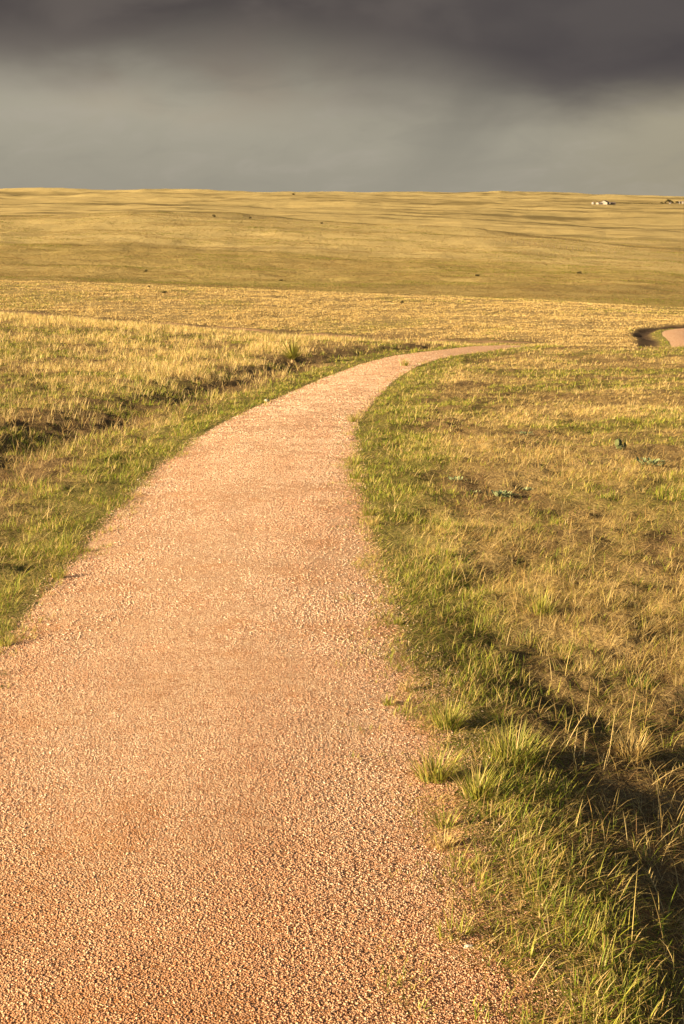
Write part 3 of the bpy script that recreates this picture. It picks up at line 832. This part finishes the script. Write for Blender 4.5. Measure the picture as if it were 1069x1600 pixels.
tuft(678, 1222, .135, 210, 'lone dense green tuft standing in the gravel near the right edge')
tuft(706, 1474, .095, 45, 'small dark green sprig in gravel beside the pale stone')
tuft(607, 1106, .05, 50, 'tiny low tuft on gravel, left of the big green clump')
tuft(622, 978, .06, 60, 'small round tuft below the widest part of the right verge')
tuft(696, 1296, .075, 60, 'flat sparse tuft on gravel below the lone dense tuft', lean=1.6)
tuft(690, 1335, .07, 60, 'faint straggly tuft low on the right, in the gravel', 'straw', lean=1.8)
tuft(748, 1255, .13, 150, 'tall upright green tuft right of the lone dense tuft')
tuft(636, 1082, .06, 40, 'thin yellowish wisp at the gravel edge above the tiny tuft', 'straw')
tuft(555, 748, .13, 80, 'dark green tuft over the gravel where the trail is pinched in mid distance')
tuft(552, 726, .12, 60, 'low grass tongue poking into the trail from the right verge')
tuft(576, 806, .13, 80, 'flat tuft on the gravel just below where the trail pinches in')
tuft(582, 820, .10, 60, 'small yellow tuft just below the flat tuft on gravel', 'straw')
tuft(553, 660, .18, 70, 'small dark tuft at the inside of the bend')
tuft(632, 572, .30, 50, 'single tuft growing in the trail near the brow')
tuft(8, 1012, .07, 60, 'small sprig at the left frame edge on the gravel')
tuft(92, 905, .09, 80, 'low tuft spreading on the gravel at the left edge')
tuft(800, 1190, .16, 260, 'broad bright green clump of long blades by the right verge', group='big clumps of the right verge')
tuft(700, 1140, .13, 230, 'pale green bushy clump at the edge, above the lone dense tuft', group='big clumps of the right verge')
tuft(985, 1195, .12, 160, 'pale straw tussock glowing in the shaded hollow', 'straw', 'big clumps of the right verge')
tuft(845, 960, .15, 160, 'tall yellow green clump at the top of the shaded hollow', group='big clumps of the right verge')

def yucca():
    x, y, z = at(458, 566)
    root = empty('yucca', (x, y, z))
    tag(root, 'spiky yellow green yucca standing above the ditch left of the trail', 'yucca')
    n = 90
    for i in range(n):
        a = random.random() * 6.283; tilt = random.random() ** .8 * 1.3
        L = .62 + random.random() * .26; w = .045
        c = np.array([GREEN[3], GREEN[1], (.36, .32, .07)][i % 3])[None] * (.6 + .4 * random.random())
        if i < 30: pass
        bag_ = Bag()
        one = np.array([0.0])
        if i == 0: bag = Bag()
        bag.add(*blade_verts(one, one, one + .05, np.array([a]), np.array([tilt]), np.array([.12]), np.array([L]), np.array([w]), c, 3, c * .5 + STRAW[:1] * .5))
    bag.build('leaf_rosette', root)
    vs = []; fs = []
    for k in range(9):
        aa = k / 8 * 6.283
        if k < 8:
            vs += [(math.cos(aa) * .09, math.sin(aa) * .09, -.05), (math.cos(aa) * .05, math.sin(aa) * .05, .12)]
    for k in range(8):
        p = 2 * k; q = 2 * ((k + 1) % 8); fs.append((p, q, q + 1, p + 1))
    fs.append([2 * k + 1 for k in range(8)])
    py_mesh('stem', vs, fs, mat_plain('yucca_stem', (.16, .10, .05), (.24, .16, .08), 30), root)
    EXCL.append((x, y, .5))
yucca()

def ball(n1, n2, sx, sy, sz, jit=0.0):
    vs = []; fs = []
    vs.append((0, 0, -sz))
    for i in range(1, n1):
        ph = -math.pi / 2 + math.pi * i / n1
        for j in range(n2):
            th = 6.28318 * j / n2; k = 1 + random.uniform(-jit, jit)
            vs.append((math.cos(ph) * math.cos(th) * sx * k, math.cos(ph) * math.sin(th) * sy * k, math.sin(ph) * sz * k))
    vs.append((0, 0, sz)); T = len(vs) - 1
    for j in range(n2):
        fs.append((0, 1 + (j + 1) % n2, 1 + j)); fs.append((T, T - n2 + j, T - n2 + (j + 1) % n2))
    for i in range(n1 - 2):
        for j in range(n2):
            a = 1 + i * n2 + j; b = 1 + i * n2 + (j + 1) % n2; fs.append((a, b, b + n2, a + n2))
    return vs, fs

def cactus(px, row, label, npad, s):
    x, y, z = at(px, row)
    root = empty('prickly_pear', (x, y, z))
    tag(root, label, 'cactus', 'low plants among the dry grass on the right')
    m = bpy.data.materials.get('cactus_skin') or mat_plain('cactus_skin', (.06, .075, .025), (.10, .11, .04), 25, .6)
    mt = bpy.data.materials.get('cactus_spines') or mat_plain('cactus_spines', (.5, .42, .25), (.4, .3, .18), 40)
    for i in range(npad):
        v, f = ball(8, 12, s * .5, s * .14, s * .62, .03)
        a = random.uniform(-1.2, 1.2); tl = random.uniform(-.5, .5)
        ox, oy = random.uniform(-1, 1) * s * 1.0, random.uniform(-.5, .5) * s; oz = s * (.5 if i < npad * .6 else 1.1)
        R = []
        sp = []
        for p in v:
            X, Y, Z = p; X, Z = X * math.cos(tl) - Z * math.sin(tl), X * math.sin(tl) + Z * math.cos(tl)
            X, Y = X * math.cos(a) - Y * math.sin(a), X * math.sin(a) + Y * math.cos(a)
            R.append((X + ox, Y + oy, Z + oz))
        pad = py_mesh('pad', R, f, m, root, True)
        for k in range(0, len(R), 3):
            c = Vector((ox, oy, oz)); p = Vector(R[k]); d = (p - c).normalized(); sd_ = d.orthogonal().normalized() * .0012
            b0 = len(sp); sp += [tuple(p - sd_), tuple(p + sd_), tuple(p + d * .02)]
        py_mesh('spines', sp, [(q, q + 1, q + 2) for q in range(0, len(sp), 3)], mt, pad)
    EXCL.append((x, y, s))
cactus(966, 703, 'dark prickly pear cactus among pale dry grass on the right', 7, .07)

def broadleaf(px, row, s, n, label):
    x, y, z = at(px, row)
    m = bpy.data.materials.get('blue_green_leaf') or mat_plain('blue_green_leaf', (.16, .19, .085), (.23, .25, .12), 30, .75)
    V = []; F = []
    for i in range(n):
        a = random.random() * 6.283; r = random.random() ** .8 * s * .75; el = random.uniform(.25, 1.2)
        L = s * random.uniform(.28, .5); w = L * .22
        ox, oy = math.cos(a) * r, math.sin(a) * r * .6; oz = random.random() * s * .12
        b = a + random.uniform(-.8, .8)
        d = Vector((math.cos(b) * math.cos(el), math.sin(b) * math.cos(el), math.sin(el))); sdv = Vector((-math.sin(b), math.cos(b), 0))
        o = Vector((ox, oy, oz)); up = d.cross(sdv)
        k = len(V)
        for t_, ww in ((0, .15), (.35, 1), (.7, .8), (1, .05)):
            c = o + d * L * t_ - up * 0 + Vector((0, 0, -L * .25 * t_ * t_))
            V += [tuple(c - sdv * w * ww), tuple(c + Vector((0, 0, -w * .3 * ww))), tuple(c + sdv * w * ww)]
        for q in range(3):
            p = k + q * 3; F += [(p, p + 1, p + 4, p + 3), (p + 1, p + 2, p + 5, p + 4)]
    o = py_mesh('broadleaf_plant', V, F, m); o.location = (x, y, z)
    tag(o, label, 'plant', 'low plants among the dry grass on the right')
    EXCL.append((x, y, s * .7))
broadleaf(783, 776, .15, 60, 'largest blue green leafy plant in matted straw on the right slope')
broadleaf(820, 768, .09, 26, 'small leafy plant just right of the largest blue green one')
broadleaf(712, 752, .10, 30, 'leafy plant in the dry grass, nearest the right verge of the trail')
broadleaf(820, 679, .13, 34, 'small dark leafy plant in the middle of the right slope, near a brown patch')
broadleaf(1020, 728, .18, 50, 'dark leafy plant near the right frame edge, below the cactus')
broadleaf(742, 772, .07, 20, 'tiny leafy plant left of the largest blue green one')

def stone(px, row, s, col, label):
    x, y, z = at(px, row)
    v, f = ball(6, 9, s * .6, s * .42, s * .34, .16)
    m = mat_plain('pale_stone', col, tuple(c * .75 for c in col), 60, .85, .002)
    o = py_mesh('stone', v, f, m); o.location = (x, y, z + s * .18); o.rotation_euler = (.2, .1, random.random() * 3)
    tag(o, label, 'stone', 'pale stones lying on the gravel')
stone(733, 1488, .022, (.70, .62, .50), 'pale squarish stone beside the small dark green sprig')
stone(563, 1523, .014, (.62, .50, .38), 'small pale stone in open gravel near the bottom of the photo')
stone(408, 1372, .010, (.66, .55, .42), 'tiny cream stone in the middle of the near gravel')
stone(567, 973, .012, (.55, .44, .34), 'small stone on gravel left of the small round tuft')
stone(417, 628, .10, (.55, .47, .36), 'grey stone in the left verge at the edge of the gravel')

def dry_stalk(px, row, L, az, lean, label):
    x, y, z = at(px, row)
    bag = Bag(); one = np.array([0.])
    bag.add(*blade_verts(one, one, one, np.array([az]), np.array([lean]), np.array([.35]), np.array([L]), np.array([.0035]), STRAW[2][None] * 1.05, 6))
    for k in range(8):
        s = .62 + .045 * k; r = L * s
        ang = lean + .35 * s * .5
        bx, bz = math.sin(ang) * r, math.cos(ang) * r
        bag.add(*blade_verts(one + bx * math.cos(az), one + bx * math.sin(az), one + bz, np.array([az + (1.2 if k % 2 else -1.2)]), np.array([lean + .3]), np.array([.2]), np.array([.022]), np.array([.003]), STRAW[0][None], 2))
    o = bag.build('dry_stalk'); o.location = (x, y, z)
    tag(o, label, 'grass stalk', 'dry stalks standing out of the grass')
dry_stalk(882, 1180, .17, .5, .45, 'single pale dry stalk leaning right over the shaded hollow')
dry_stalk(1015, 1235, .15, .2, .9, 'low bent straw stalk near the right edge of the hollow')
dry_stalk(912, 1190, .10, 1.3, .15, 'short upright dry stalk beside the long leaning one')
dry_stalk(1040, 1440, .15, 2.2, .4, 'straw stalk leaning left in the dark bottom right corner')

# ------------------------------------------------------------------ far shrubs, farm, trees
M_LEAF = mat_plain('shrub_leaves', (.05, .05, .02), (.12, .085, .035), 3, .8)
M_TWIG = mat_plain('twigs', (.10, .07, .045), (.16, .11, .07), 5, .9)

def leaf_mass(n, sx, sy, sz, ls, z0):
    V = []; F = []
    lob = [(random.uniform(-.5, .5) * sx, random.uniform(-.5, .5) * sy, random.uniform(.25, .8) * sz, random.uniform(.35, .6)) for _ in range(7)]
    for i in range(n):
        l = random.choice(lob)
        d = Vector((random.gauss(0, 1), random.gauss(0, 1), random.gauss(0, 1))).normalized() * (random.random() ** .4)
        c = Vector((l[0] + d.x * l[3] * sx, l[1] + d.y * l[3] * sy, z0 + l[2] + d.z * l[3] * sz * .6))
        c.z = max(c.z, z0 * .5)
        u = Vector((random.gauss(0, 1), random.gauss(0, 1), random.gauss(0, 1))).normalized(); w = u.orthogonal().normalized()
        k = len(V); V += [tuple(c - u * ls), tuple(c + w * ls * .6), tuple(c + u * ls), tuple(c - w * ls * .6)]; F.append((k, k + 1, k + 2, k + 3))
    return V, F

def tube(P, R, ns=6):
    V = []; F = []
    for i, (p, r) in enumerate(zip(P, R)):
        d = (Vector(P[min(i + 1, len(P) - 1)]) - Vector(P[max(i - 1, 0)])).normalized(); u = d.orthogonal().normalized(); w = d.cross(u)
        for k in range(ns):
            a = 6.283 * k / ns; V.append(tuple(Vector(p) + u * math.cos(a) * r + w * math.sin(a) * r))
    for i in range(len(P) - 1):
        for k in range(ns): F.append((i * ns + k, i * ns + (k + 1) % ns, (i + 1) * ns + (k + 1) % ns, (i + 1) * ns + k))
    return V, F

def shrub(px, row, w, h, label, group, d=None):
    x, y, z = at(px, row, d)
    w *= .6; h *= .6
    root = empty('shrub', (x, y, z - .05)); tag(root, label, 'shrub', group)
    V, F = leaf_mass(220, w * .5, w * .4, h, w * .07, h * .1)
    py_mesh('foliage', V, F, M_LEAF, root)
    V, F = tube([(0, 0, -.1), (.02 * w, 0, h * .3), (.1 * w, .05 * w, h * .6)], [w * .04, w * .03, w * .01])
    py_mesh('stem', V, F, M_TWIG, root)

G1 = 'dark shrubs on the valley field and hillside'
shrub(257, 459, 1.2, .6, 'dark shrub alone on the left of the bright field', G1)
shrub(627, 474, 1.0, .5, 'dark low shrub near the middle at the far edge of the bright field', G1)
shrub(233, 449, .8, .35, 'small dark shrub on the far edge of the bright field, left part', G1)
shrub(432, 466, .6, .35, 'little brown shrub on the field right of the lone dark one', G1)
shrub(228, 425, 2.2, .9, 'rusty shrub low on the far hillside above the field shrub', G1)
shrub(439, 439, 2.0, .7, 'dark shrub at the foot of the far hillside in the middle', G1)
shrub(335, 339, 4.0, 2.0, 'olive bush on the crest of the far hillside', G1)
shrub(391, 342, 3.2, 1.6, 'second olive bush on the hillside crest, nearer the centre', G1)
shrub(502, 350, 3.5, 1.6, 'dark bush below the hillside crest near the centre', G1)
shrub(905, 428, 2.6, 1.0, 'dark scrub patch on the lower right of the far hillside', G1)
shrub(745, 432, 3.0, .9, 'flat dark scrub on the hillside right of centre', G1)
shrub(459, 305, 9.0, 4.0, 'dark bush on the skyline, left of the middle', G1, 1950)
G2 = 'tiny dark shrubs scattered over the far hillside'
for px, row in [(120, 372), (310, 395), (370, 410), (520, 402), (600, 380), (655, 398), (700, 415), (812, 405), (860, 420), (960, 432), (1010, 440), (560, 425), (60, 415), (175, 350)]:
    shrub(px + random.uniform(-25, 25), row + random.uniform(-14, 14), random.uniform(.5, 1.0), random.uniform(.25, .4), 'tiny dark shrub among many dotted over the broad far hillside', G2)

def hip_building(px, row, d, w, dp, hw, hr, rz, name, label, mw, mr, win=True):
    x, y, z = at(px, row, d)
    root = empty(name, (x, y, z), rz); tag(root, label, 'building', 'buildings of the distant farmstead')
    a, b = w / 2, dp / 2
    V = [(-a, -b, -1), (a, -b, -1), (a, b, -1), (-a, b, -1), (-a, -b, hw), (a, -b, hw), (a, b, hw), (-a, b, hw), (-a, 0, hw + hr), (a, 0, hw + hr)]
    F = [(0, 1, 5, 4), (2, 3, 7, 6), (1, 2, 6, 9, 5), (3, 0, 4, 8, 7)]
    py_mesh('wall', V, F, mw, root)
    e = .5; t_ = .18
    def rp(sy):
        q = b + e; dz_ = hr * (e / b)
        return [(-a - e, sy * q, hw - dz_), (a + e, sy * q, hw - dz_), (a + e, 0, hw + hr), (-a - e, 0, hw + hr),
                (-a - e, sy * q, hw - dz_ + t_), (a + e, sy * q, hw - dz_ + t_), (a + e, 0, hw + hr + t_), (-a - e, 0, hw + hr + t_)]
    Vr = [(p[0], p[1], p[2] + .02) for p in rp(-1) + rp(1)]
    Fr = []
    for k in (0, 8): Fr += [(k, k + 3, k + 2, k + 1), (k + 4, k + 5, k + 6, k + 7), (k, k + 1, k + 5, k + 4), (k + 1, k + 2, k + 6, k + 5), (k, k + 4, k + 7, k + 3)]
    py_mesh('roof', Vr, Fr, mr, root)
    if win:
        for k in range(3):
            wx = -a + w * (k + .5) / 3; 
            V = [(wx - .6, -b - .05, 1.0), (wx + .6, -b - .05, 1.0), (wx + .6, -b - .05, 2.1), (wx - .6, -b - .05, 2.1),
                 (wx - .6, -b, 1.0), (wx + .6, -b, 1.0), (wx + .6, -b, 2.1), (wx - .6, -b, 2.1)]
            py_mesh('window', V, [(0, 1, 2, 3), (0, 4, 5, 1), (3, 2, 6, 7), (0, 3, 7, 4), (1, 5, 6, 2)], M_WIN, root)

M_WHITE = mat_plain('white_paint', (.27, .24, .20), (.22, .19, .16), .5, .7)
M_ROOF = mat_plain('pale_metal_roof', (.24, .19, .16), (.18, .15, .13), .4, .6)
M_DARKR = mat_plain('dark_roof', (.10, .08, .07), (.16, .12, .10), .5, .8)
M_WIN = mat_plain('window_dark', (.03, .035, .04), (.05, .05, .055), 1, .2)

def silo(px, row, d, r, h, label, dome):
    x, y, z = at(px, row, d)
    root = empty('silo', (x, y, z)); tag(root, label, 'storage tank', 'tanks of the distant farmstead')
    n = 20; V = []; F = []
    for k in range(n):
        a = 6.283 * k / n
        for zz in (-1, h): V.append((math.cos(a) * r, math.sin(a) * r, zz))
    for k in range(n): p, q = 2 * k, 2 * ((k + 1) % n); F.append((p, q, q + 1, p + 1))
    py_mesh('tank_wall', V, F, M_WHITE, root, True)
    V = [(0, 0, h + dome)]; F = []
    for k in range(n):
        a = 6.283 * k / n; V += [(math.cos(a) * r * .55, math.sin(a) * r * .55, h + dome * .6), (math.cos(a) * r * 1.04, math.sin(a) * r * 1.04, h)]
    for k in range(n):
        p, q = 1 + 2 * k, 1 + 2 * ((k + 1) % n); F += [(0, p, q), (p, p + 1, q + 1, q)]
    py_mesh('cap', V, F, M_ROOF, root)

FD = 1890
silo(927, 319, FD, 2.2, 2.2, 'white round tank at the left end of the distant farmstead', 1.0)
hip_building(938, 319, FD, 9, 8, 1.5, 1.0, .25, 'farm_shed', 'low pale shed joined to the left of the distant white barn', M_WHITE, M_ROOF)
hip_building(945, 319, FD + 12, 11, 10, 2.0, 2.6, 1.1, 'barn', 'white gabled barn, the largest building of the distant farmstead', M_WHITE, M_ROOF)
silo(953, 319, FD, 2.2, 2.0, 'white tank just right of the distant white barn', .9)
hip_building(957, 319, FD, 6, 6, 1.5, 1.0, .1, 'dark_shed', 'dark roofed shed right of the distant barn', mat_plain('brown_boards', (.16, .10, .07), (.1, .07, .05), 1, .9), M_DARKR, False)
silo(961, 319, FD, 1.1, 1.9, 'smallest white tank at the right end of the distant farmstead', .8)
hip_building(1047, 318, FD, 2.5, 3, 1.8, .8, 0, 'white_hut', 'small white hut below the dark trees near the right frame edge', M_WHITE, M_ROOF, False)
hip_building(1062, 318, FD, 3, 4, 2.2, 1.0, .5, 'white_cottage', 'white cottage right of the dark trees by the right frame edge', M_WHITE, M_ROOF)
hip_building(1067, 318, FD + 10, 2.5, 4, 2.2, 1.0, -.3, 'white_outbuilding', 'white outbuilding furthest to the right on the skyline', M_WHITE, M_ROOF, False)

def tree(px, row, d, w, h, label, n=500):
    x, y, z = at(px, row, d)
    root = empty('tree', (x, y, z)); tag(root, label, 'tree', 'trees around the far right farm')
    P = [(0, 0, -1), (.1, 0, h * .3), (.25, .1, h * .6), (.2, .2, h * .85)]
    V, F = tube(P, [w * .05, w * .04, w * .025, w * .008])
    for k in range(7):
        a = random.random() * 6.28; z0 = h * random.uniform(.25, .6)
        v, f = tube([(.15, .05, z0), (math.cos(a) * w * .2, math.sin(a) * w * .2, z0 + h * .15), (math.cos(a) * w * .4, math.sin(a) * w * .4, z0 + h * .22)], [w * .02, w * .014, w * .005], 5)
        k0 = len(V); V += v; F += [tuple(i + k0 for i in q) for q in f]
    py_mesh('trunk', V, F, M_TWIG, root)
    V, F = leaf_mass(n, w * .65, w * .5, h * .8, w * .08, h * .15)
    py_mesh('crown', V, F, M_LEAF, root)
tree(1045, 318, FD + 15, 7, 6.5, 'tallest dark tree of the grove near the right frame edge')
tree(1040, 318, FD + 20, 5, 4, 'dark tree left of the tallest one in the far right grove')
tree(1051, 318, FD + 20, 6, 4.2, 'dark tree right of the tallest one in the far right grove')
tree(1057, 318, FD + 22, 5, 3.6, 'low dark tree at the right end of the far grove')
tree(1034, 318, FD + 22, 5, 2.6, 'lowest bush like tree at the left end of the far grove')

def hedge():
    x0, y0, z0 = at(964, 318.5, FD); x1, y1, z1 = at(1032, 318.5, FD)
    root = empty('hedgerow', ((x0 + x1) / 2, (y0 + y1) / 2, (z0 + z1) / 2)); tag(root, 'long low dark hedgerow between the farmstead and the far grove', 'hedge')
    V = []; F = []
    for i in range(1600):
        q = random.random(); cx = (q - .5) * (x1 - x0); cy = random.uniform(-1.5, 1.5)
        hh = .5 + 1.4 * float(fbm(np.array([q * 14.]), np.array([0.]), 99, 3)[0]) * (q ** .6)
        cz = random.random() * hh + gz(cx + (x0 + x1) / 2, (y0 + y1) / 2) - (z0 + z1) / 2
        u = Vector((random.gauss(0, 1), random.gauss(0, 1), random.gauss(0, 1))).normalized() * .35; w = u.orthogonal() * .7
        k = len(V); c = Vector((cx, cy, cz)); V += [tuple(c - u), tuple(c + w), tuple(c + u), tuple(c - w)]; F.append((k, k + 1, k + 2, k + 3))
    py_mesh('foliage', V, F, M_LEAF, root)
hedge()

def far_fence():
    pts = [at(790 + 9.5 * k, 379 + 1.05 * k) for k in range(19)]
    x0, y0, z0 = pts[9]
    root = empty('wire_fence', (x0, y0, z0)); tag(root, 'thin line of wooden fence posts crossing the right side of the far hillside', 'fence')
    m = mat_plain('weathered_post', (.20, .15, .09), (.12, .09, .06), 4)
    for x, y, z in pts:
        V, F = tube([(x - x0, y - y0, z - z0 - .3), (x - x0, y - y0, z - z0 + .7), (x - x0, y - y0, z - z0 + 1.35)], [.09, .085, .075], 7)
        F.append(tuple(range(len(V) - 7, len(V)))); py_mesh('post', V, F, m, root)
    for h in (.45, .8, 1.15):
        V, F = tube([(x - x0, y - y0 - .09, z - z0 + h) for x, y, z in pts], [.012] * len(pts), 4)
        py_mesh('wire', V, F, m, root)
far_fence()

near_grass()
field_grass()
